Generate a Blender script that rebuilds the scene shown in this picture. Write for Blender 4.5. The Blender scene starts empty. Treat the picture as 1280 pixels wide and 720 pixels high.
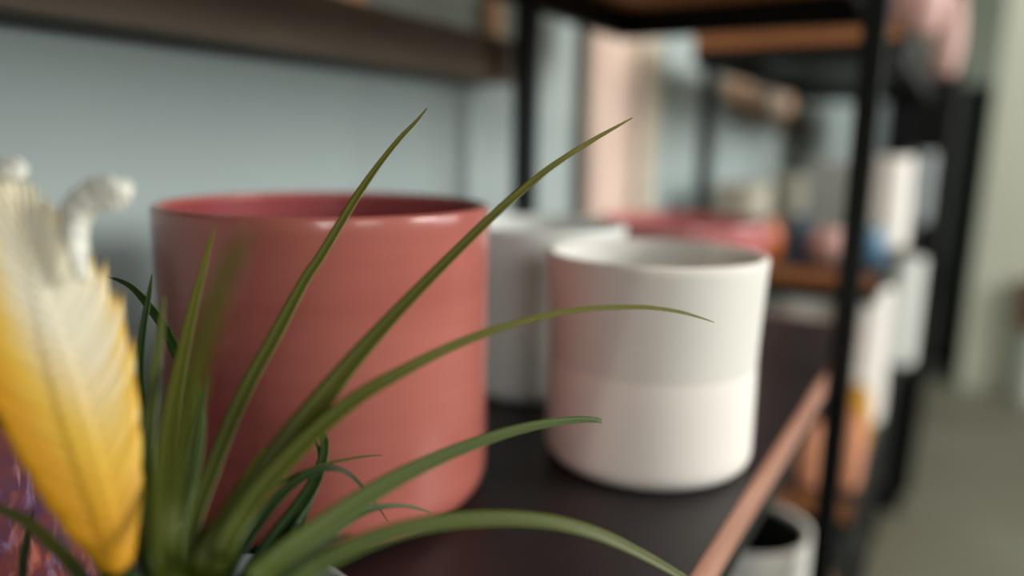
import bpy, bmesh, math, random
from mathutils import Vector, Matrix
random.seed(4)
PI = math.pi
C = bpy.context.scene.collection
H = 0.195                       # camera height above the shelf top
ZS = 0.80                       # shelf top above floor
ZC = ZS + H
FPX = 950.0
PITCH = math.radians(10.7); YAW = math.radians(30.4); ROLL = math.radians(1.0)

# ---------------------------------------------------------------- camera frame
fw = Vector((-math.sin(YAW), math.cos(YAW), 0)); rt = Vector((math.cos(YAW), math.sin(YAW), 0))
up = Vector((0, 0, 1))
Fv = fw * math.cos(PITCH) - up * math.sin(PITCH)
Uv = fw * math.sin(PITCH) + up * math.cos(PITCH)
Rv = rt * math.cos(ROLL) + Uv * math.sin(ROLL)
Uv = Uv * math.cos(ROLL) - rt * math.sin(ROLL)
CAM = Vector((0, 0, ZC))

def ray(px, py):
    return Rv * ((px - 640) / FPX) + Uv * ((360 - py) / FPX) + Fv
def at(px, py, d):              # world point at depth d
    return CAM + ray(px, py) * d
def onz(px, py, z):             # world point on the horizontal plane z
    r = ray(px, py); return CAM + r * ((z - ZC) / r.z)
def depth(p): return (Vector(p) - CAM).dot(Fv)

cam_d = bpy.data.cameras.new('camera'); cam = bpy.data.objects.new('camera', cam_d); C.objects.link(cam)
M = Matrix((Rv, Uv, -Fv)).transposed().to_4x4(); M.translation = CAM
cam.matrix_world = M
cam_d.sensor_width = 36; cam_d.lens = FPX / 1280 * 36
cam_d.clip_start = 0.01
cam_d.dof.use_dof = True; cam_d.dof.focus_distance = 0.285; cam_d.dof.aperture_fstop = 2.1
bpy.context.scene.camera = cam

# ---------------------------------------------------------------- materials
def lin(c): return tuple(((x/255)/12.92 if x/255 <= .04045 else ((x/255+.055)/1.055)**2.4) for x in c) + (1,)
def mat(name, rgb, rough=.5, rgb2=None, scale=8, spec=.5, coat=0, metal=0, bump=0, bscale=200, stretch=None, detail=4, contrast=(.35,.65), trans=0, sss=0):
    m = bpy.data.materials.new(name); m.use_nodes = True
    nt = m.node_tree; b = nt.nodes['Principled BSDF']
    b.inputs['Base Color'].default_value = lin(rgb); b.inputs['Roughness'].default_value = rough
    b.inputs['Specular IOR Level'].default_value = spec; b.inputs['Metallic'].default_value = metal
    b.inputs['Coat Weight'].default_value = coat; b.inputs['Coat Roughness'].default_value = .08
    tc = nt.nodes.new('ShaderNodeTexCoord'); mp = nt.nodes.new('ShaderNodeMapping')
    nt.links.new(tc.outputs['Object'], mp.inputs[0])
    if stretch: mp.inputs['Scale'].default_value = stretch
    n = nt.nodes.new('ShaderNodeTexNoise'); n.inputs['Scale'].default_value = scale; n.inputs['Detail'].default_value = detail
    nt.links.new(mp.outputs[0], n.inputs['Vector'])
    r = nt.nodes.new('ShaderNodeValToRGB')
    r.color_ramp.elements[0].position = contrast[0]; r.color_ramp.elements[1].position = contrast[1]
    c2 = rgb2 or tuple(x * .93 for x in rgb)
    r.color_ramp.elements[0].color = lin(rgb); r.color_ramp.elements[1].color = lin(c2)
    nt.links.new(n.outputs['Fac'], r.inputs[0]); nt.links.new(r.outputs[0], b.inputs['Base Color'])
    if bump:
        n2 = nt.nodes.new('ShaderNodeTexNoise'); n2.inputs['Scale'].default_value = bscale
        nt.links.new(mp.outputs[0], n2.inputs['Vector'])
        bp = nt.nodes.new('ShaderNodeBump'); bp.inputs['Strength'].default_value = bump; bp.inputs['Distance'].default_value = .002
        nt.links.new(n2.outputs['Fac'], bp.inputs['Height']); nt.links.new(bp.outputs[0], b.inputs['Normal'])
    if trans:
        b.inputs['Subsurface Weight'].default_value = trans
        b.inputs['Subsurface Radius'].default_value = (.6, .5, .2); b.inputs['Subsurface Scale'].default_value = .004
    return m

MT = {}
MT['wall'] = mat('wall_paint', (158, 170, 167), .8, (150, 163, 161), 3, spec=.2)
MT['wallfar'] = mat('far_wall_paint', (172, 178, 158), .8, spec=.2)
MT['concrete'] = mat('concrete_floor', (98, 93, 76), .55, (116, 118, 103), 1.3, spec=.4, detail=8)
MT['ceiling'] = mat('ceiling_paint', (62, 62, 60), .9)
MT['steel'] = mat('black_steel', (5, 9, 10), .5, (7, 11, 12), 20, spec=.3)
MT['laminate'] = mat('dark_laminate', (28, 21, 22), .42, (22, 17, 19), 30, spec=.45)
MT['copperwood'] = mat('edge_wood', (180, 134, 114), .5, (158, 112, 92), 6, stretch=(30, 2, 30))
MT['wood'] = mat('shelf_wood', (184, 124, 76), .5, (156, 98, 56), 6, stretch=(2, 30, 30))
MT['brown'] = mat('brown_batten', (104, 88, 66), .6, (92, 76, 56), 6, stretch=(30, 2, 30))
MT['redglaze'] = mat('pink_red_glaze', (176, 102, 90), .22, (168, 94, 84), 5, spec=.4, coat=.3, stretch=(1, 1, 14))
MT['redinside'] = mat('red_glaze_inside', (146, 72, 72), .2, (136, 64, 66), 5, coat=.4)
MT['white'] = mat('white_ceramic', (236, 232, 224), .5, (232, 228, 220), 12, spec=.35)
MT['whitelow'] = mat('white_ceramic_upper', (222, 220, 212), .6, (216, 214, 206), 12, spec=.3)  # slightly greyer white for the upper half of the white pots
MT['greyc'] = mat('grey_white_ceramic', (224, 227, 220), .45, (218, 222, 216), 12)
MT['palegrey'] = mat('pale_grey_ceramic', (150, 156, 156), .4, (138, 146, 148), 30)
MT['pink'] = mat('pink_glaze', (206, 128, 124), .2, (194, 116, 116), 6, coat=.5)
MT['palepink'] = mat('pale_pink_ceramic', (206, 162, 152), .5)
MT['peach'] = mat('peach_ceramic', (226, 158, 122), .5, (216, 146, 110), 10)
MT['yellow'] = mat('mustard_glaze', (206, 150, 26), .4)
MT['orange'] = mat('orange_glaze', (190, 92, 24), .4, (176, 80, 20), 10)
MT['blue'] = mat('blue_glaze', (84, 126, 154), .4, (70, 112, 142), 10)
MT['navy'] = mat('navy_glaze', (56, 84, 110), .4)
MT['beige'] = mat('beige_ceramic', (214, 208, 188), .6)
MT['curtain'] = mat('peach_cloth', (222, 202, 188), .9, (214, 192, 178), 8, spec=.1)
MT['curtain2'] = mat('cream_cloth', (216, 208, 190), .9, spec=.1)
MT['black'] = mat('black_cabinet', (4, 6, 6), .6, spec=.25)
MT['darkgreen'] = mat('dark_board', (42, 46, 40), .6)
MT['pillar'] = mat('pillar_paint', (208, 210, 190), .8, (200, 203, 184), 2)
MT['rust'] = mat('terracotta', (160, 96, 70), .7)
MT['tan'] = mat('copper_tan', (240, 196, 160), .4)
MT['soil'] = mat('bark_chips', (120, 90, 60), .9, (60, 44, 30), 90, bump=.6)
MT['petal'] = mat('white_petal', (226, 224, 210), .6, (206, 208, 196), 200, trans=.3)

def leaf_mat(name, a, b, yel):
    m = bpy.data.materials.new(name); m.use_nodes = True
    nt = m.node_tree; p = nt.nodes['Principled BSDF']
    uv = nt.nodes.new('ShaderNodeUVMap'); sp = nt.nodes.new('ShaderNodeSeparateXYZ'); nt.links.new(uv.outputs[0], sp.inputs[0])
    w = nt.nodes.new('ShaderNodeTexNoise'); w.inputs['Scale'].default_value = 1.0; w.inputs['Detail'].default_value = 5
    mp = nt.nodes.new('ShaderNodeMapping'); mp.inputs['Scale'].default_value = (22, 2.2, 1); nt.links.new(uv.outputs[0], mp.inputs[0]); nt.links.new(mp.outputs[0], w.inputs['Vector'])
    r = nt.nodes.new('ShaderNodeValToRGB'); r.color_ramp.elements[0].position = .35; r.color_ramp.elements[1].position = .68
    r.color_ramp.elements[0].color = lin(a); r.color_ramp.elements[1].color = lin(b); nt.links.new(w.outputs['Fac'], r.inputs[0])
    r2 = nt.nodes.new('ShaderNodeValToRGB'); r2.color_ramp.elements[0].position = 0; r2.color_ramp.elements[1].position = 1
    r2.color_ramp.elements[0].color = (.0, .0, .0, 1); r2.color_ramp.elements[1].color = (1, 1, 1, 1); nt.links.new(sp.outputs['Y'], r2.inputs[0])
    mx = nt.nodes.new('ShaderNodeMix'); mx.data_type = 'RGBA'
    nt.links.new(r2.outputs[0], mx.inputs['Factor']); nt.links.new(r.outputs[0], mx.inputs['A']); mx.inputs['B'].default_value = lin(yel)
    nt.links.new(mx.outputs['Result'], p.inputs['Base Color'])
    p.inputs['Roughness'].default_value = .5; p.inputs['Specular IOR Level'].default_value = .3
    p.inputs['Subsurface Weight'].default_value = .1; p.inputs['Subsurface Radius'].default_value = (.4, .6, .1); p.inputs['Subsurface Scale'].default_value = .003
    return m
LM = {
 'olive': leaf_mat('olive_leaf', (50, 63, 6), (69, 79, 12), (93, 89, 30)),
 'green': leaf_mat('green_leaf', (32, 54, 5), (54, 72, 12), (76, 81, 24)),
 'sage': leaf_mat('sage_leaf', (56, 72, 21), (71, 83, 28), (54, 70, 27)),
 'teal': leaf_mat('teal_leaf', (17, 46, 21), (40, 70, 33), (50, 64, 22)),
 'dark': leaf_mat('dark_leaf', (19, 43, 12), (31, 57, 17), (36, 53, 17)),
 'grey': leaf_mat('grey_green_leaf', (79, 99, 50), (98, 115, 60), (65, 86, 30)),
}

def bract_mat():
    m = bpy.data.materials.new('yellow_cream_bract'); m.use_nodes = True
    nt = m.node_tree; p = nt.nodes['Principled BSDF']
    uv = nt.nodes.new('ShaderNodeUVMap'); sp = nt.nodes.new('ShaderNodeSeparateXYZ'); nt.links.new(uv.outputs[0], sp.inputs[0])
    oi = nt.nodes.new('ShaderNodeAttribute'); oi.attribute_name = 'along'      # height on the spike 0..1
    nz = nt.nodes.new('ShaderNodeTexNoise'); nz.inputs['Scale'].default_value = 1
    mp = nt.nodes.new('ShaderNodeMapping'); mp.inputs['Scale'].default_value = (9, 1.2, 1); nt.links.new(uv.outputs[0], mp.inputs[0]); nt.links.new(mp.outputs[0], nz.inputs['Vector'])
    def math_(op, a, b=None, c=None):
        n = nt.nodes.new('ShaderNodeMath'); n.operation = op
        for i, v in enumerate((a, b, c)):
            if v is None: continue
            if isinstance(v, (int, float)): n.inputs[i].default_value = v
            else: nt.links.new(v, n.inputs[i])
        return n.outputs[0]
    # yellow at the free tips of the bracts and towards the foot of the spike
    tip = math_('MULTIPLY', math_('POWER', sp.outputs['Y'], 3.0), 1.5)
    foot = math_('MULTIPLY', math_('SUBTRACT', .62, oi.outputs['Fac']), 1.9)
    f = math_('ADD', tip, foot)
    f = math_('ADD', f, math_('MULTIPLY', math_('SUBTRACT', nz.outputs['Fac'], .5), 1.3))
    r = nt.nodes.new('ShaderNodeValToRGB')
    r.color_ramp.elements[0].position = .0; r.color_ramp.elements[0].color = lin((226, 216, 186))
    r.color_ramp.elements[1].position = 1; r.color_ramp.elements[1].color = lin((204, 142, 2))
    e = r.color_ramp.elements.new(.5); e.color = lin((222, 178, 62))
    nt.links.new(f, r.inputs[0]); nt.links.new(r.outputs[0], p.inputs['Base Color'])
    p.inputs['Roughness'].default_value = .5; p.inputs['Specular IOR Level'].default_value = .3
    p.inputs['Subsurface Weight'].default_value = .25; p.inputs['Subsurface Radius'].default_value = (.8, .6, .15); p.inputs['Subsurface Scale'].default_value = .004
    return m
MT['bract'] = bract_mat()

def crackle_mat():
    m = mat('purple_crackle_glaze', (122, 64, 64), .35, (84, 56, 78), 60, coat=.3)
    nt = m.node_tree; b = nt.nodes['Principled BSDF']
    ramp = [n for n in nt.nodes if n.type == 'VALTORGB'][0]
    tc = [n for n in nt.nodes if n.type == 'TEX_COORD'][0]
    last = ramp.outputs[0]
    for rot, col, sc in (((.6, .4, .3), (206, 150, 156), 130), ((-.9, .2, .8), (204, 118, 84), 110), ((.1, 1.2, -.4), (150, 130, 170), 150)):
        mp = nt.nodes.new('ShaderNodeMapping'); mp.inputs['Rotation'].default_value = rot; mp.inputs['Scale'].default_value = (1.4, 1.4, .4)
        nt.links.new(tc.outputs['Object'], mp.inputs[0])
        n = nt.nodes.new('ShaderNodeTexNoise'); n.inputs['Scale'].default_value = sc; n.inputs['Detail'].default_value = 2; n.inputs['Distortion'].default_value = .8
        nt.links.new(mp.outputs[0], n.inputs['Vector'])
        r = nt.nodes.new('ShaderNodeValToRGB'); r.color_ramp.elements[0].position = .56; r.color_ramp.elements[1].position = .68
        r.color_ramp.elements[0].color = (0, 0, 0, 1); r.color_ramp.elements[1].color = (.5, .5, .5, 1)
        nt.links.new(n.outputs['Fac'], r.inputs[0])
        mx = nt.nodes.new('ShaderNodeMix'); mx.data_type = 'RGBA'; mx.inputs['B'].default_value = lin(col)
        nt.links.new(r.outputs[0], mx.inputs['Factor']); nt.links.new(last, mx.inputs['A']); last = mx.outputs['Result']
    nt.links.new(last, b.inputs['Base Color'])
    return m
MT['crackle'] = crackle_mat()

# ---------------------------------------------------------------- mesh helpers
def obj(name, bm, m, parent=None, smooth=False, loc=None):
    bmesh.ops.recalc_face_normals(bm, faces=bm.faces[:])
    me = bpy.data.meshes.new(name); bm.to_mesh(me); bm.free()
    if smooth:
        for p in me.polygons: p.use_smooth = True
    me.materials.append(m)
    o = bpy.data.objects.new(name, me); C.objects.link(o)
    if loc is not None: o.location = loc
    if parent: o.parent = parent
    return o
def tag(o, label, cat, group=None):
    o['label'] = label; o['category'] = cat
    if group: o['group'] = group
    return o
def empty(name, label, cat, loc=(0, 0, 0), group=None):
    o = bpy.data.objects.new(name, None); C.objects.link(o); o.location = loc; o.empty_display_size = .02
    return tag(o, label, cat, group)
def box(bm, x0, x1, y0, y1, z0, z1, bev=0):
    r = bmesh.ops.create_cube(bm, size=1)
    for v in r['verts']:
        v.co = Vector(((x0+x1)/2 + v.co.x*(x1-x0), (y0+y1)/2 + v.co.y*(y1-y0), (z0+z1)/2 + v.co.z*(z1-z0)))
    if bev:
        es = list({e for v in r['verts'] for e in v.link_edges})
        bmesh.ops.bevel(bm, geom=es, offset=bev, segments=2, affect='EDGES', profile=.7)
    return bm
def bx(name, m, parent, *a, bev=.001):
    return obj(name, box(bmesh.new(), *a, bev=bev), m, parent)
def struct(name, m, *a):
    o = bx(name, m, None, *a, bev=0); o['kind'] = 'structure'; return o

def smoothprof(pts, n=6):
    # Catmull-Rom through profile points; a point given as (r,z,'c') is a sharp corner
    out = []
    P = [(p[0], p[1]) for p in pts]; sharp = [len(p) > 2 for p in pts]
    for i in range(len(P)-1):
        p1, p2 = P[i], P[i+1]
        p0 = P[i-1] if i > 0 and not sharp[i] else p1
        p3 = P[i+2] if i+2 < len(P) and not sharp[i+1] else p2
        for k in range(n):
            t = k/n
            out.append(tuple(.5*((2*p1[j]) + (-p0[j]+p2[j])*t + (2*p0[j]-5*p1[j]+4*p2[j]-p3[j])*t*t + (-p0[j]+3*p1[j]-3*p2[j]+p3[j])*t**3) for j in (0, 1)))
    out.append(P[-1]); return out
def lathe(prof, seg=96, bm=None):
    bm = bm or bmesh.new(); rings = []
    for r, z in prof:
        if r < 1e-5: rings.append([bm.verts.new((0, 0, z))])
        else: rings.append([bm.verts.new((r*math.cos(2*PI*i/seg), r*math.sin(2*PI*i/seg), z)) for i in range(seg)])
    for a, b in zip(rings, rings[1:]):
        for i in range(seg):
            j = (i+1) % seg
            if len(a) == 1 and len(b) == 1: continue
            if len(a) == 1: bm.faces.new((a[0], b[i], b[j]))
            elif len(b) == 1: bm.faces.new((a[i], a[j], b[0]))
            else: bm.faces.new((a[i], a[j], b[j], b[i]))
    return bm

def pot_wall(R, Hh, t=.004, rb=.012, shape=None):
    """outer profile bottom->rim; shape(u)->radius factor, rounded foot rb"""
    f = shape or (lambda u: 1)
    pts = [(0, 0), (R*f(0)-rb, 0)]
    for k in range(1, 9):
        a = k/8*PI/2
        pts.append((R*f(rb*k/8/Hh)-rb+rb*math.sin(a), rb-rb*math.cos(a)))
    for k in range(1, 25):
        u = rb/Hh + (1-rb/Hh)*k/24*.985
        pts.append((R*f(u), Hh*u))
    rr = R*f(.985)
    for k in range(1, 7):
        a = k/6*PI
        pts.append((rr - t/2 + t/2*math.cos(a), Hh*.985 + (Hh*.015)*math.sin(a)))
    return pts
def pot_inner(R, Hh, t=.004, shape=None, floor=.008):
    f = shape or (lambda u: 1)
    pts = []
    for k in range(1, 25):
        u = .985 - (0.985-.1)*k/24
        pts.append((R*f(u)-t, Hh*u))
    pts += [(R*f(.05)-t-.006, floor+.002), (R*f(.05)-t-.012, floor), (0, floor)]
    return pts
def pot(name, m, label, cat, loc, R, Hh, t=.004, rb=.012, shape=None, group=None, inside=None, seg=96):
    o = empty(name, label, cat, loc, group)
    w = pot_wall(R, Hh, t, rb, shape); inn = pot_inner(R, Hh, t, shape)
    if inside:
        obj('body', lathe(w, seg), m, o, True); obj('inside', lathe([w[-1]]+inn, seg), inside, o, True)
    else:
        obj('body', lathe(w+inn, seg), m, o, True)
    return o
def simple(name, m, label, cat, loc, R, Hh, t=.003, rb=.006, shape=None, group=None, seg=48):
    o = obj(name, lathe(pot_wall(R, Hh, t, min(rb, R*.4), shape)+pot_inner(R, Hh, t, shape, .004), seg), m, None, True, loc)
    return tag(o, label, cat, group)

# ---------------------------------------------------------------- setting
XW = -.47
struct('floor', MT['concrete'], XW, 3.2, -2.2, 6.2, -.05, 0)
struct('wall_left', MT['wall'], XW-.1, XW, -2.2, 6.2, 0, 2.9)
struct('wall_far', MT['wallfar'], XW-.1, 3.2, 6.2, 6.3, 0, 2.9)
struct('wall_back', MT['darkgreen'], XW-.1, 3.2, -2.3, -2.2, 0, 2.9)
struct('ceiling', MT['ceiling'], XW-.1, 3.3, -2.3, 6.3, 2.9, 3.0)
bm = bmesh.new()                       # window wall with one wide opening
box(bm, 3.2, 3.3, -2.3, 6.3, 0, .5); box(bm, 3.2, 3.3, -2.3, 6.3, 2.6, 2.9)
box(bm, 3.2, 3.3, -2.3, -1.6, .5, 2.6); box(bm, 3.2, 3.3, 5.4, 6.3, .5, 2.6)
o = obj('wall_right', bm, MT['darkgreen']); o['kind'] = 'structure'
bm = bmesh.new()
for y in (-1.6, .75, 3.1, 5.36): box(bm, 3.22, 3.28, y, y+.04, .5, 2.6)
box(bm, 3.22, 3.28, -1.6, 5.4, .5, .54); box(bm, 3.22, 3.28, -1.6, 5.4, 2.56, 2.6)
o = obj('window_1', bm, MT['steel']); o['kind'] = 'structure'
pp = onz(1197, 484, 0)
o = struct('pillar', MT['pillar'], pp.x, pp.x+.34, pp.y, pp.y+.30, 0, 2.9)

# ---------------------------------------------------------------- shelving units
XF = -.437*H; XB = -.392
def unit(label, y0, y1, posts, boards, bmat, emat, xf=XF, xb=XB, rail=True, ztop=1.75, pz0=0, rail_h=.024, pin=0, top_rail=.024):
    u = empty('shelving_unit', label, 'shelves', (xf, y0, 0))
    L = (xf, y0, 0)
    def b(name, m, x0, x1, ya, yb, z0, z1, bev=.001, par=None):
        ob = bx(name, m, par or u, x0-L[0], x1-L[0], ya-L[1], yb-L[1], z0, z1, bev=bev); return ob
    for y in posts:
        b('post', MT['steel'], xf-pin, xf+.018-pin, y-.009, y+.009, pz0, ztop)
        b('post', MT['steel'], xb-.02, xb, y-.01, y+.01, pz0, ztop)
    for (zt, th) in boards:
        s = b('shelf_board', MT['wood'] if (zt > 1.1 and not pin) else bmat, xb, xf-.004, y0+.004, y1-.004, zt-th, zt, .0008)
        b('edge_strip', MT['steel'] if pin else emat, xf-.004, xf, y0, y1, zt-th, zt+.0006, .0008, s)
        b('edge_strip', emat, xb, xf-.004, y1-.004, y1, zt-th, zt+.0006, .0008, s)
        b('edge_strip', emat, xb, xf-.004, y0, y0+.004, zt-th, zt+.0006, .0008, s)
        if rail:
            zb = zt-th; rail_h = top_rail if zt > 1.1 else .024
            b('rail', MT['steel'], xf-.018, xf-.004, y0+.002, y1-.002, zb-rail_h, zb)
            b('rail', MT['steel'], xb, xb+.014, y0+.002, y1-.002, zb-rail_h, zb)
            b('rail', MT['steel'], xb+.014, xf-.018, y1-.016, y1-.002, zb-rail_h, zb)
            b('rail', MT['steel'], xb+.014, xf-.018, y0+.002, y0+.012, zb-rail_h, zb)
    return u
Z = lambda h: ZC + h*H
Y1 = 4.76*H
U1 = unit('near black steel shelving unit with dark shelf tops and copper-toned wooden edges', -.55, Y1, (-.27, 3.63*H),
     [(ZS, .018), (Z(-2.6), .018), (Z(-4.3), .018), (Z(.67)+.034+.018, .018)], MT['laminate'], MT['copperwood'], top_rail=.034)
U2 = unit('second shelving unit behind the near one, thick orange-brown wooden shelves on black posts', 5.8*H, 10.9*H, (6.45*H, 10.3*H),
     [(Z(-.86), .018), (Z(-2.6), .024), (Z(.83), .020)], MT['laminate'], MT['wood'], xb=-1.86*H, pin=.06, pz0=Z(-2.6)-.024-.026)
# black drawers under the lowest shelf of the second unit
def cabinet(name, label, x0, x1, y0, y1, z1, nd, vertical=False):
    c = empty(name, label, 'cabinet', (x0, y0, 0))
    bx('body', MT['black'], c, 0, x1-x0-.018, 0, y1-y0, 0, z1, bev=.002)
    w = (y1-y0)/nd
    for i in range(nd):
        d = bx('door', MT['black'], c, x1-x0-.018, x1-x0, i*w+.002, (i+1)*w-.002, .06, z1-.01, bev=.002)
        bx('handle', MT['steel'], d, x1-x0, x1-x0+.015, (i+.85)*w-.005, (i+.85)*w+.005, z1*.5-.06, z1*.5+.06, bev=.002)
    return c
cabinet('low_cabinet', 'low black cabinet under the second shelving unit', -1.86*H-.02, XF-.012, 5.8*H, 10.9*H, Z(-2.6)-.024-.026, 3)
cabinet('tall_cabinet', 'tall black cabinet at the far end of the shelving row', -1.0*H, -.2*H, 11.5*H, 16*H, Z(1.2), 2)
# dark board leaning/standing behind, left of the pillar
p0 = onz(1150, 452, 0)
bm = bmesh.new()
dp = empty('partition_screen', 'dark green-brown partition screen standing left of the pale pillar', 'screen', (p0.x, p0.y, 0))
zt = ZC + ray(1200, 112).z/Vector((ray(1200, 112).x, ray(1200, 112).y)).length*Vector((p0.x, p0.y)).length
bx('panel', MT['darkgreen'], dp, 0, .6, 0, .03, .05, zt, bev=.003)
bx('frame', MT['black'], dp, 0, .6, -.004, .034, 0, .05, bev=.003)
bx('frame', MT['black'], dp, 0, .6, -.004, .034, zt, zt+.02, bev=.003)

# brown ledges along the wall with little copper cups
def ledge(label, y0, y1, z0, z1, d=.018):
    o = bx('wall_ledge', MT['brown'], None, XW, XW+d, y0, y1, z0, z1, bev=.001)
    return tag(o, label, 'ledge')
ledge('brown wooden ledge on the wall behind the near shelving unit', -.6, 3.75*H, Z(.33), Z(.56), .04)
ledge('brown wooden ledge on the wall behind the second shelving unit', 9.0*H, 14.5*H, Z(.28), Z(.52))
def cup_at(px, depthwall=XW+.009, z=Z(.52), R=.009, Hh=.05, label='', group=None):
    r = ray(px, 20); k = depthwall/r.x
    p = CAM + r*k
    return simple('copper_cup', MT['tan'], label, 'cup', (depthwall, p.y, z), R, Hh, t=.002, rb=.004, group=group)
cup_at(617, z=Z(.56), R=.010, Hh=.06, label='small copper cup on the wall ledge, just left of the back post')
cup_at(437, z=Z(.56), R=.015, Hh=.05, label='small copper cup on the wall ledge, above the pink-red pot')
for px in (918, 935, 962, 988):
    cup_at(px, R=.024, Hh=.06, label='one of the blurred copper cups in a row on the far wall ledge', group='copper cups on the far ledge')

# peach curtain in the gap between the two units
def curtain(label, y0, y1, z0, z1, m, folds):
    bm = bmesh.new(); n = 120; front = []; 
    for zi in range(2):
        z = z0 if zi == 0 else z1
        front.append([bm.verts.new((XW+.018+.010*math.sin(2*PI*folds*i/n)+.003*math.sin(2*PI*folds*2.3*i/n), y0+(y1-y0)*i/n, z)) for i in range(n+1)])
    back = [[bm.verts.new((v.co.x-.002, v.co.y, v.co.z)) for v in row] for row in front]
    for i in range(n):
        bm.faces.new((front[0][i], front[0][i+1], front[1][i+1], front[1][i]))
        bm.faces.new((back[0][i], back[1][i], back[1][i+1], back[0][i+1]))
    for rows in ((front[0], back[0]), (front[1], back[1])):
        for i in range(n): bm.faces.new((rows[0][i], rows[0][i+1], rows[1][i+1], rows[1][i]))
    for i in (0, n): bm.faces.new((front[0][i], front[1][i], back[1][i], back[0][i]))
    o = obj('curtain', bm, m, None, True); return tag(o, label, 'curtain')
def wall_y(px, py=150):
    r = ray(px, py); return (CAM + r*((XW+.02)/r.x)).y
curtain('peach cloth hanging down the wall between the two shelving units', wall_y(735), wall_y(796), .02, 1.9, MT['curtain'], 3)
curtain('narrow cream cloth hanging right of the peach cloth', wall_y(798), wall_y(826), .02, 1.9, MT['curtain2'], 2)

# ---------------------------------------------------------------- the pots
def cyl_at(px, pyb, z, depth_r):  # centre of a pot whose front foot is seen at (px, pyb)
    p = onz(px, pyb, z); d = Vector((p.x, p.y, 0)).normalized(); return Vector((p.x, p.y, z)) + d*depth_r
RR = .0870
red_loc = cyl_at(422, 694, ZS, RR-.010)
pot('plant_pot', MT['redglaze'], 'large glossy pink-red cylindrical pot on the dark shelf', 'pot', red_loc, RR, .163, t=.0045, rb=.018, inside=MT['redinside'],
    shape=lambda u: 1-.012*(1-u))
def whiteshape(u):
    if u < .5: return .962 + .004*math.cos(u/.5*PI/2) - .004*max(0, (u-.4)/.1)
    t = (u-.5)/.5
    return .958 + .042*t**1.5
wl = cyl_at(804, 613, ZS, .056)
wp = empty('plant_pot', 'white matt ceramic pot with waisted upper half beside the front shelf edge', 'pot', wl)
def white_parts(o, R, Hh, m1, m2, dark=None, t=.0045):
    w = pot_wall(R, Hh, t, .012, whiteshape); inn = pot_inner(R, Hh, t, whiteshape)
    zs = .49*Hh
    low = [p for p in w if p[1] <= zs]; hi = w[len(low):]
    obj('body', lathe(low + [hi[0]], 96), m1, o, True)
    obj('upper_part', lathe([hi[0]] + hi[1:] + (inn if not dark else inn[:1]), 96), m2, o, True)  # upper half and rim, given the second material
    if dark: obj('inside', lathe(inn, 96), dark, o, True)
white_parts(wp, .0672, .132, MT['white'], MT['whitelow'])
gl = cyl_at(670, 507, ZS, .060)
gp = empty('plant_pot', 'grey-white ceramic pot half hidden between the pink-red and the white pot', 'pot', gl)
white_parts(gp, .069, .134, MT['greyc'], MT['greyc'])
def bowl(u): return .72 + .28*math.sin(min(1, u*1.15)*PI/2)
pb = Vector((-1.36*H, 4.22*H, ZS))
pot('bowl', MT['pink'], 'wide pink glazed bowl at the far end of the dark shelf', 'bowl', pb, .092, .118, t=.004, rb=.02, shape=bowl, inside=MT['pink'])
# crackle pot
pot('plant_pot', MT['crackle'], 'purple-pink crackle-glazed pot at the left, behind the yellow bract', 'pot',
    (onz(-20, 640, ZS).x*0 + (-.205*rt.x + .29*fw.x), -.205*rt.y + .29*fw.y, ZS), .045, .098, t=.004, rb=.016, shape=lambda u: .80+.2*math.sin(u*PI/1.6))

# lower shelf of the near unit
def place(px, pyb, z): return onz(px, pyb, z)
zl = Z(-2.6)
c = (rt*1.43 + fw*3.86)*H; c.z = zl
c = Vector((-.115-.065, .72, zl))
c = Vector((-.155, .745, zl))
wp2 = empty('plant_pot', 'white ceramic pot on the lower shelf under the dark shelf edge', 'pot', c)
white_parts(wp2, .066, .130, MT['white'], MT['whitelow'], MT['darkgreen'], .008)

# second unit: middle shelf
zm = Z(-.86)
def on_s(s, n, z): return Vector((-n*H, s*H, z))
def rnd(u): return .55+.45*math.sin((.15+.75*u)*PI)
def vase(u): return .62+.38*math.sin((.1+.9*u)*PI*.9) if u < .8 else .62+.38*math.sin((.1+.9*.8)*PI*.9)-.1*(u-.8)
def items(z, lst):
    for (nm, mt, label, cat, px, d, R, Hh, shp) in lst:
        r = ray(px, 300); k = d/r.y; p = CAM + r*k           # d = distance along the shelf row
        simple(nm, MT[mt], label, cat, (p.x, p.y, z), R, Hh, t=.003, rb=.01, shape=shp)
items(zm, [
 ('orange_pot', 'orange', 'round orange pot on the far wooden shelf, behind the pink bowl', 'pot', 950, 5.98*H+.025, .033, .062, rnd),
 ('vase', 'navy', 'narrow blue vase right of the orange pot', 'vase', 1000, 6.3*H, .016, .068, vase),
 ('pot', 'palepink', 'pale pink pot on the far shelf, left of the front black post', 'pot', 1036, 6.3*H, .029, .052, rnd),
 ('pot', 'blue', 'blue pot on the far shelf, right of the front black post', 'pot', 1086, 6.35*H, .026, .056, rnd),
 ('vase', 'white', 'tall white vase on the far shelf, standing behind the blue pot', 'vase', 1098, 7.6*H, .046, .158, lambda u: 1-.08*u),
 ('pot', 'beige', 'squat beige pot on the far shelf, above the pink bowl rim', 'pot', 925, 7.3*H, .05, .105, None),
 ('pot', 'beige', 'beige-brown pot deep on the far shelf, behind the blue vase', 'pot', 985, 8.6*H, .050, .115, None),
 ('pot', 'greyc', 'pale grey pot deep on the far shelf, behind the pale pink pot', 'pot', 1034, 7.9*H, .046, .150, None),
 ('jar', 'palegrey', 'tall pale grey jar at the far end of the wooden shelf', 'jar', 1140, 10.4*H, .03, .165, None),
])
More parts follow.
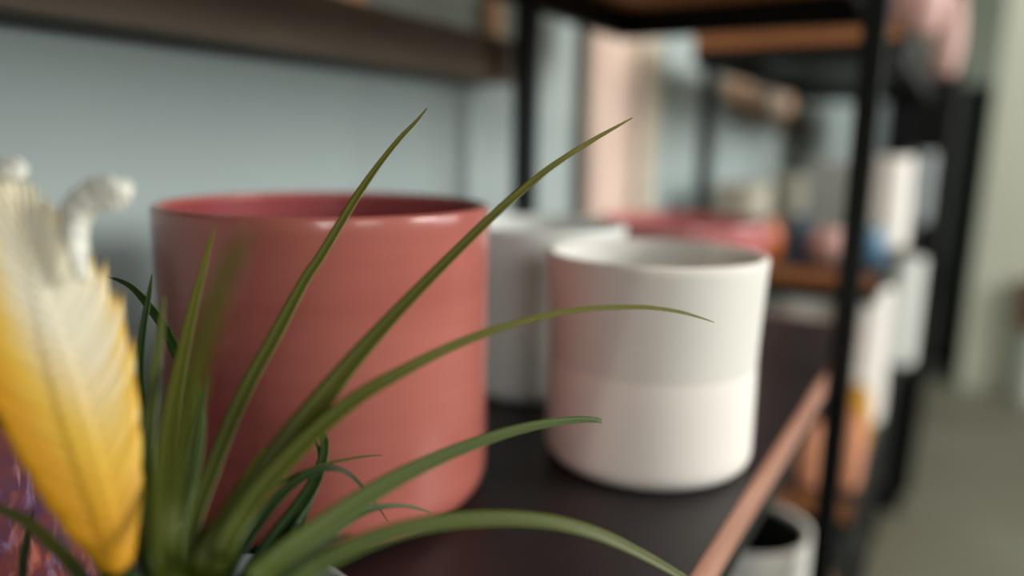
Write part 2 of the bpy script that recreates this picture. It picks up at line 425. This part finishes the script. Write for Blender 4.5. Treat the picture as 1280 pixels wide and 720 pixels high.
items(Z(-2.6), [
 ('bottle', 'peach', 'peach ceramic bottle on the low shelf, left of the front black post', 'bottle', 1040, 6.02*H, .021, .105, lambda u: .8+.2*math.sin(u*PI)),
 ('bottle', 'peach', 'peach ceramic bottle on the low shelf, right of the front black post', 'bottle', 1089, 6.14*H, .021, .118, lambda u: .8+.2*math.sin(u*PI)),
 ('pot', 'yellow', 'mustard yellow pot on the low shelf, behind the peach bottles', 'pot', 1090, 6.9*H, .028, .118, rnd),
 ('vase', 'white', 'tall white vase on the low shelf, behind the mustard pot', 'vase', 1085, 7.9*H, .055, .262, None),
 ('vase', 'white', 'broad white vase on the low shelf, seen past the end of the dark shelf', 'vase', 1000, 8.0*H, .075, .235, None),
 ('jar', 'greyc', 'grey jar at the far end of the low shelf', 'jar', 1133, 10.4*H, .045, .26, None),
])
items(Z(.83), [
 ('plant_pot', 'palepink', 'pale pink round-bottomed pot on the top shelf, right of the front black post', 'pot', 1112, 6.6*H, .040, .11, rnd),
 ('plant_pot', 'palepink', 'second pale pink pot at the far end of the top shelf', 'pot', 1154, 10.0*H, .032, .17, rnd),
])
# by the pillar, right edge of the view
p = onz(1286, 500, 0)
st = empty('plant_stand', 'grey cylindrical plant stand right of the pale pillar', 'stand', (p.x, p.y, 0))
obj('body', lathe(pot_wall(.07, .30, .01, .01)+pot_inner(.07, .30, .01), 48), MT['greyc'], st, True)
simple('plant_pot', MT['rust'], 'terracotta pot on the grey stand at the right edge', 'pot', (p.x, p.y, .30), .078, .20)

# ---------------------------------------------------------------- the plant
def frame_sweep(P, wd, chan=.25, normal_hint=None, thick=.16):
    """leaf blade: P centreline points, wd half widths. closed crescent section"""
    bm = bmesh.new(); uvl = bm.loops.layers.uv.new('UVMap')
    n = len(P); rings = []
    for i, p in enumerate(P):
        T = (P[min(i+1, n-1)] - P[max(i-1, 0)]).normalized()
        tc = (CAM - p).normalized()
        hint = normal_hint if normal_hint else (tc*.75 + up*.45 - fw*.15)
        N = (hint - T*hint.dot(T)).normalized(); B = T.cross(N).normalized()
        w = wd[i]; rr = []
        us = [-1, -.6, -.2, .2, .6, 1]
        for u in us: rr.append((p + B*(u*w) + N*(w*chan*(u*u-.5)), (u+1)/2))
        for u in (.6, 0, -.6): rr.append((p + B*(u*w) + N*(w*(chan*(u*u-.5) - thick*2*(1-abs(u)*.6))), (u+1)/2))
        rings.append([(bm.verts.new(c), uu, i/(n-1)) for c, uu in rr])
    for a, b in zip(rings, rings[1:]):
        m = len(a)
        for i in range(m):
            j = (i+1) % m
            f = bm.faces.new((a[i][0], a[j][0], b[j][0], b[i][0]))
            for l, q in zip(f.loops, (a[i], a[j], b[j], b[i])): l[uvl].uv = (q[1], q[2])
    bm.faces.new([q[0] for q in rings[0]]); bm.faces.new([q[0] for q in rings[-1]])
    return bm
def cr(pts, n=10):              # Catmull-Rom in any dimension
    out = []
    m = len(pts)
    for i in range(m-1):
        p0 = pts[max(i-1, 0)]; p1 = pts[i]; p2 = pts[i+1]; p3 = pts[min(i+2, m-1)]
        for k in range(n):
            t = k/n
            out.append([.5*(2*b + (c-a)*t + (2*a-5*b+4*c-d)*t*t + (-a+3*b-3*c+d)*t**3) for a, b, c, d in zip(p0, p1, p2, p3)])
    out.append(list(pts[-1])); return out

BASE = at(245, 775, .222)
plant = empty('air_plant', 'green spiky air plant with a yellow flower spike in the foreground', 'plant', (BASE.x, BASE.y, BASE.z))
def child(name, bm, m, smooth=True, par=None):
    o = obj(name, bm, m, None, smooth)
    o.parent = par or plant; o.location = -BASE if par is None else (0, 0, 0)
    return o
def leaf(kind, pts, d0, d1, root=True):
    """pts tip->base (px, py, apparent width); depth runs d1 at the tip to d0 at the base"""
    pts = list(pts)
    n = len(pts)
    # cumulative length for depth
    L = [0]
    for a, b in zip(pts, pts[1:]): L.append(L[-1] + math.hypot(a[0]-b[0], a[1]-b[1]))
    q = [(px, py, w, d1 + (d0-d1)*(l/L[-1])) for (px, py, w), l in zip(pts, L)]
    q = q[::-1]
    if root:
        q = [(245 + (q[0][0]-245)*.35, 790, q[0][2]*.9, .222)] + q
    s = cr(q, 8)
    P = [at(a, b, d) for a, b, w, d in s]
    W = [max(.00012, w/2*d/FPX*1.06) for a, b, w, d in s]
    return child('leaf', frame_sweep(P, W), LM[kind])

leaf('olive', [(534,135,1.5),(520,152,4),(500,173,6),(478,200,7),(455,232,9),(436,262,10),(418,292,11),(398,325,12),(380,352,13),(345,418,16),(315,472,17),(290,525,18),(262,595,20),(238,660,22),(222,720,24)], .215, .285)
leaf('olive', [(791,147,1.5),(768,160,4),(740,176,6),(690,208,8),(650,240,10),(620,266,11),(590,295,12),(540,345,14),(490,397,17),(445,447,22),(410,490,27),(370,540,32),(330,595,36),(290,650,38),(255,715,38)], .205, .285)
leaf('olive', [(893,403,1),(872,396,3),(850,390,4.5),(825,386,5),(800,384,6),(750,385,7),(700,391,8),(650,403,9),(600,419,11),(550,440,13),(500,466,16),(450,495,19),(400,535,22),(350,585,25),(310,635,27),(275,700,28)], .205, .275)
leaf('sage', [(752,527,5),(744,525,7),(720,525,9),(680,530,11),(640,539,13),(600,552,15),(550,572,18),(500,596,22),(450,626,26),(400,661,30),(350,697,32),(310,735,34)], .200, .275)
leaf('green', [(900,760,3),(870,735,7),(850,720,9),(800,692,12),(750,669,15),(700,655,17),(650,649,18),(600,649,19),(550,653,20),(500,663,21),(450,681,22),(400,706,24),(350,745,26)], .200, .265)
leaf('olive', [(269,284,1.5),(262,305,5),(253,340,8),(245,370,10),(234,415,12),(224,460,14),(214,510,17),(205,570,20),(200,640,22),(205,710,26)], .195, .255)
leaf('olive', [(312,285,5),(296,315,16),(280,350,20),(265,395,22),(250,445,24),(238,500,25),(225,560,26),(216,630,26),(215,710,26)], .17, .155)
leaf('dark', [(133,346,2),(150,351,5),(168,362,7),(190,388,10),(208,415,11),(222,445,12),(232,480,12),(238,520,12),(240,570,12),(236,640,14)], .235, .285)
leaf('dark', [(190,343,1.5),(186,370,6),(180,405,8),(176,445,9),(176,490,9),(180,540,10),(186,600,12),(200,680,14)], .235, .27)
leaf('grey', [(243,448,2),(247,480,8),(249,515,14),(246,555,18),(236,600,21),(222,645,22),(210,690,20)], .215, .245)
leaf('green', [(478,569,1),(460,570,2.5),(440,573,3.2),(415,578,4),(388,586,4.6),(360,599,5),(332,616,6),(310,640,7),(290,680,9)], .235, .272)
leaf('dark', [(485,652,1),(470,630,2.5),(455,611,3.5),(442,597,5),(428,588,6),(412,585,8),(395,589,9),(372,601,11),(350,620,13),(330,645,14),(308,675,16),(285,715,18)], .225, .268)
leaf('teal', [(386,548,2),(394,543,5),(402,543,8),(406,553,10),(404,572,12),(397,594,15),(386,616,18),(370,640,21),(350,668,24),(330,695,24),(305,730,22)], .23, .27)
leaf('dark', [(366,568,1),(374,555,2),(384,547,2.5),(393,549,3),(400,570,5),(396,600,8),(380,640,12),(350,700,16)], .235, .28)
leaf('teal', [(539,641,1.5),(520,635,4),(500,632,5),(480,633,7),(460,638,9),(440,648,11),(420,662,12),(400,682,13),(375,710,14)], .225, .268)
leaf('dark', [(-40,512,6),(0,523,18),(30,543,22),(60,573,26),(85,607,30),(108,645,33),(132,690,34),(160,740,34)], .20, .235)
leaf('olive', [(-30,622,4),(0,636,11),(30,650,13),(60,675,15),(90,706,17),(125,745,20)], .20, .235)
leaf('dark', [(42,638,1.5),(38,655,6),(33,680,9),(29,712,11),(40,745,12)], .22, .26)
# fillers seen between the long leaves
for pts in (
  [(205,370,2),(200,420,9),(192,480,14),(184,550,18),(182,630,20),(195,710,22)],
  [(262,470,2),(250,520,9),(238,580,14),(226,640,18),(222,710,20)],
  [(165,590,3),(170,640,12),(182,690,18),(205,740,20)],
  [(330,560,2),(305,600,9),(280,650,14),(262,710,18)],
  [(440,668,2),(410,678,9),(375,696,13),(335,728,16)],
  [(228,600,3),(232,650,14),(238,700,18),(245,745,20)]):
    leaf(random.choice(['green', 'dark', 'olive']), pts, .215, .235)
# leaves of the rosette that fall towards the viewer and out below the frame
for a in range(7):
    ang = PI*(1.08 + a*.135) + YAW
    dr = Vector((math.cos(ang), math.sin(ang), 0)); P = []; W = []
    ln = .040+.012*(a % 3)
    for k in range(17):
        t = k/16; P.append(BASE + dr*(ln*t) + up*(.028*math.sin(t*2.2) - .05*t*t - .004)); W.append(.0026*(1-t)**.7*(.6+.4*min(1, t*5))+.0001)
    child('leaf', frame_sweep(P, W, normal_hint=up), LM['green'])

# flower spike: a flattened blade of overlapping bracts
SD = .205
S0 = at(150, 712, SD); S1 = at(2, 212, SD)
ax = (S1-S0); SL = ax.length; ax.normalize()
toc = (CAM-(S0+S1)/2).normalized(); nrm = (toc - ax*toc.dot(ax)).normalized()
side = ax.cross(nrm).normalized()
if side.dot(Rv) < 0: side = -side
def half_w(t, s):               # half width of the blade at height t
    tb = [(0, 3), (.1, 14), (.2, 34), (.3, 53), (.4, 67), (.5, 77), (.6, 80), (.7, 72), (.8, 54), (.9, 32), (1, 8)]
    t = max(0, min(.9999, t)); i = int(t*10); f = t*10-i
    return (tb[i][1]*(1-f) + tb[i+1][1]*f)*SD/FPX
# stalk
st_pts = [BASE, BASE.lerp(S0, .5)+up*.002, S0, S0+ax*SL*.35, S0+ax*SL*.7]
st_pts = [Vector(v) for v in cr([list(v) for v in st_pts], 6)]
spike = bpy.data.objects.new('flower_spike', None); C.objects.link(spike); spike.parent = plant; spike.location = S0-BASE
def spart(name, bm, m, smooth=True):
    o = obj(name, bm, m, None, smooth); o.parent = spike; o.location = -S0; return o
spart('stem', frame_sweep(st_pts, [.0026]*len(st_pts), chan=-.3, thick=.6), LM['olive'])
NB = 27
def spread(bm):                 # how far up and across the blade: the flower's own colour runs with it
    al = bm.verts.layers.float.new('along')
    for v in bm.verts: v[al] = (v.co - S0).dot(ax)/SL + .30*(v.co - S0).dot(side)/(SL*.17)
# the flat core of the spike
bm = bmesh.new(); uvl = bm.loops.layers.uv.new('UVMap'); rows = []
for a in range(41):
    t = .02+.95*a/40; w = half_w(t, 1)*.74
    rows.append([bm.verts.new(S0 + ax*(SL*t) + side*(w*u/5) + nrm*sg*.0012*(1-(u/5)**2)) for sg, us in ((1, range(-5, 6)), (-1, range(4, -5, -1))) for u in us])
for a, b in zip(rows, rows[1:]):
    for j in range(len(a)):
        f = bm.faces.new((a[j], a[(j+1) % len(a)], b[(j+1) % len(a)], b[j]))
        for l in f.loops: l[uvl].uv = (.5, .3)
bm.faces.new(rows[0]); bm.faces.new(rows[-1]); spread(bm)
spart('core', bm, MT['bract'])
def bract(i, s, lay):
    t0 = i/NB*.86;     hw = half_w(t0+.16, s)
    start = S0 + ax*(SL*(t0-.03)) - side*s*hw*.22
    end = S0 + ax*(SL*min(1.02, t0+.20+.012*math.sin(i*2.7+s))) + side*s*(hw*(1.06+.06*math.sin(i*4.1+s))+.001)
    mid = start.lerp(end, .6) + side*s*hw*.20 - ax*SL*.035
    bm = bmesh.new(); uvl = bm.loops.layers.uv.new('UVMap')
    n = 16; m = 6; grid = []
    for a in range(n+1):
        v = a/n
        c = start*(1-v)**2 + mid*2*v*(1-v) + end*v*v
        T = ((mid-start)*(1-v) + (end-mid)*v).normalized(); B = T.cross(nrm).normalized()
        w = min(SL*.042, hw*.5)*(math.sin(PI*min(1, (v*.9+.12)))**.75) * (1-.94*max(0, (v-.55)/.45)**1.3)
        row = []
        for b in range(-m, m+1):
            u = b/m
            bulge = (1-u*u)*.0022*(1-v*.6) + lay*.00007*(1-v)
            row.append(bm.verts.new(c + B*(u*w) + nrm*bulge))
        grid.append(row)
    bk = [[bm.verts.new(v.co - nrm*(.0006)) for v in row] for row in grid]
    def fc(vs, uvs):
        f = bm.faces.new(vs)
        for l, uv in zip(f.loops, uvs): l[uvl].uv = uv
    for a in range(n):
        for b in range(2*m):
            uvs = [(b/(2*m), a/n), ((b+1)/(2*m), a/n), ((b+1)/(2*m), (a+1)/n), (b/(2*m), (a+1)/n)]
            fc((grid[a][b], grid[a][b+1], grid[a+1][b+1], grid[a+1][b]), uvs)
            fc((bk[a][b], bk[a+1][b], bk[a+1][b+1], bk[a][b+1]), [uvs[0], uvs[3], uvs[2], uvs[1]])
    for a in range(n):
        for b in (0, 2*m): fc((grid[a][b], grid[a+1][b], bk[a+1][b], bk[a][b]), [(0, a/n)]*4)
    for b in range(2*m):
        for a in (0, n): fc((grid[a][b], grid[a][b+1], bk[a][b+1], bk[a][b]), [(b/(2*m), a/n)]*4)
    spread(bm)
    return spart('bract', bm, MT['bract'])
for i in range(NB):
    for s in (1, -1): bract(i, s, NB-i + (0 if s == 1 else .5))

# white curled petals at the top of the spike
def petal(px):
    s = cr(px, 8); P = [at(a, b, d) for a, b, w, d in s]
    bm = bmesh.new(); rings = []; k = 14
    for i, p in enumerate(P):
        T = (P[min(i+1, len(P)-1)]-P[max(i-1, 0)]).normalized(); A = (nrm - T*nrm.dot(T)).normalized(); B = T.cross(A)
        w = s[i][2]/2*s[i][3]/FPX
        rings.append([bm.verts.new(p + (B*math.cos(2*PI*j/k) + A*.75*math.sin(2*PI*j/k))*w*(.92+.16*math.sin(3*2*PI*j/k+i*.18)+.05*math.sin(i*.9))) for j in range(k)])
    for a, b in zip(rings, rings[1:]):
        for j in range(k): bm.faces.new((a[j], a[(j+1) % k], b[(j+1) % k], b[j]))
    bm.faces.new(rings[0]); bm.faces.new(rings[-1])
    return spart('petal', bm, MT['petal'])
petal([(104,350,14,.204),(96,315,26,.204),(92,290,34,.204),(99,264,40,.204),(117,248,42,.204),(136,241,46,.204),(151,240,42,.204),(161,241,26,.204),(166,242,4,.204)])
petal([(100,300,8,.203),(98,276,14,.203),(112,256,16,.203),(132,250,15,.203),(146,250,8,.203)])
petal([(-40,260,16,.206),(-20,235,28,.206),(0,220,36,.206),(15,215,36,.206),(28,213,26,.206),(35,213,4,.206)])

# the little pot it grows in
pr = .040
pc = rt*(-.083) + fw*.203
ph = .054
tp = pot('plant_pot', MT['palegrey'], 'small pale grey pot holding the air plant, at the bottom edge', 'pot', (pc.x, pc.y, ZS), pr, ph, t=.003, rb=.008, shape=lambda u: .85+.15*u)
bm = bmesh.new()
for k in range(160):
    a = random.random()*2*PI; r = math.sqrt(random.random())*(pr-.008)
    v = Vector((pc.x+r*math.cos(a), pc.y+r*math.sin(a), ZS+ph*.86+random.random()*.004))
    m4 = Matrix.Translation(v) @ Matrix.Rotation(random.random()*6, 4, 'Z') @ Matrix.Rotation(random.random(), 4, 'X') @ Matrix.Diagonal((.005, .003, .0016, 1))
    rr = bmesh.ops.create_icosphere(bm, subdivisions=1, radius=1, matrix=m4)
o = lathe([(0, ZS+.008), (pr*.82, ZS+.008), (pr*.93, ZS+ph*.86), (0, ZS+ph*.87)], 32)
me = bpy.data.meshes.new('t'); o.to_mesh(me); o.free()
me.transform(Matrix.Translation((pc.x, pc.y, 0))); bm.from_mesh(me); bpy.data.meshes.remove(me)
o = obj('bark_chips', bm, MT['soil']); tag(o, 'bark chips filling the small pale grey pot', 'bark'); o['kind'] = 'stuff'

# ---------------------------------------------------------------- light
def area(name, loc, target, sx, sy, power, color):
    d = bpy.data.lights.new(name, 'AREA'); d.shape = 'RECTANGLE'; d.size = sx; d.size_y = sy; d.energy = power; d.color = color
    o = bpy.data.objects.new(name, d); C.objects.link(o); o.location = loc
    o.rotation_euler = (Vector(target)-Vector(loc)).to_track_quat('-Z', 'Y').to_euler()
    return o
area('window_or_fill_light', (3.15, 1.65, 2.0), (-.2, .5, 1.0), 1.2, 1.0, 125, (1, .98, .94))
area('window_or_fill_light', (3.15, -1.0, 1.95), (-.2, .5, 1.0), 1.0, 1.1, 20, (1, .98, .94))
area('window_or_fill_light', (1.75, -2.1, 1.6), (-.1, .5, .9), 1.0, 1.0, 26, (1, .99, .96))  # fill light added before the windowless back wall, brightens the grey-white pot
area('window_or_fill_light', (3.15, 3.4, 1.8), (0, 3.2, .6), 2.0, 1.5, 60, (.95, .98, 1))
# ceiling spots
for i, (x, y) in enumerate(((.35, -.5), (.45, .55), (.5, 1.7), (.5, 3.0))):
    c = empty('ceiling_spotlight', 'black ceiling spotlight of the row above the shelves', 'ceiling light', (x, y, 2.9), 'ceiling spotlights')
    bx('mount', MT['steel'], c, -.04, .04, -.04, .04, -.03, 0)
    obj('lamp_shade', lathe([(0, -.03), (.035, -.03), (.045, -.14), (.042, -.14), (.032, -.04), (0, -.04)], 32), MT['steel'], c, True)
    d = bpy.data.lights.new('spot', 'SPOT'); d.energy = (34, 34, 26, 26)[i]; d.color = (1, .88, .74); d.spot_size = 1.5; d.spot_blend = .7; d.shadow_soft_size = .04
    l = bpy.data.objects.new('spot', d); C.objects.link(l); l.location = (x, y, 2.74); l.rotation_euler = (Vector((.0, y+.15, .9))-l.location).to_track_quat('-Z', 'Y').to_euler()
w = bpy.data.worlds.new('world'); bpy.context.scene.world = w; w.use_nodes = True
w.node_tree.nodes['Background'].inputs[0].default_value = (.75, .88, 1, 1); w.node_tree.nodes['Background'].inputs[1].default_value = .2
vs = bpy.context.scene.view_settings
vs.view_transform = 'Standard'; vs.look = 'None'; vs.gamma = 1; vs.exposure = .02; vs.use_curve_mapping = False
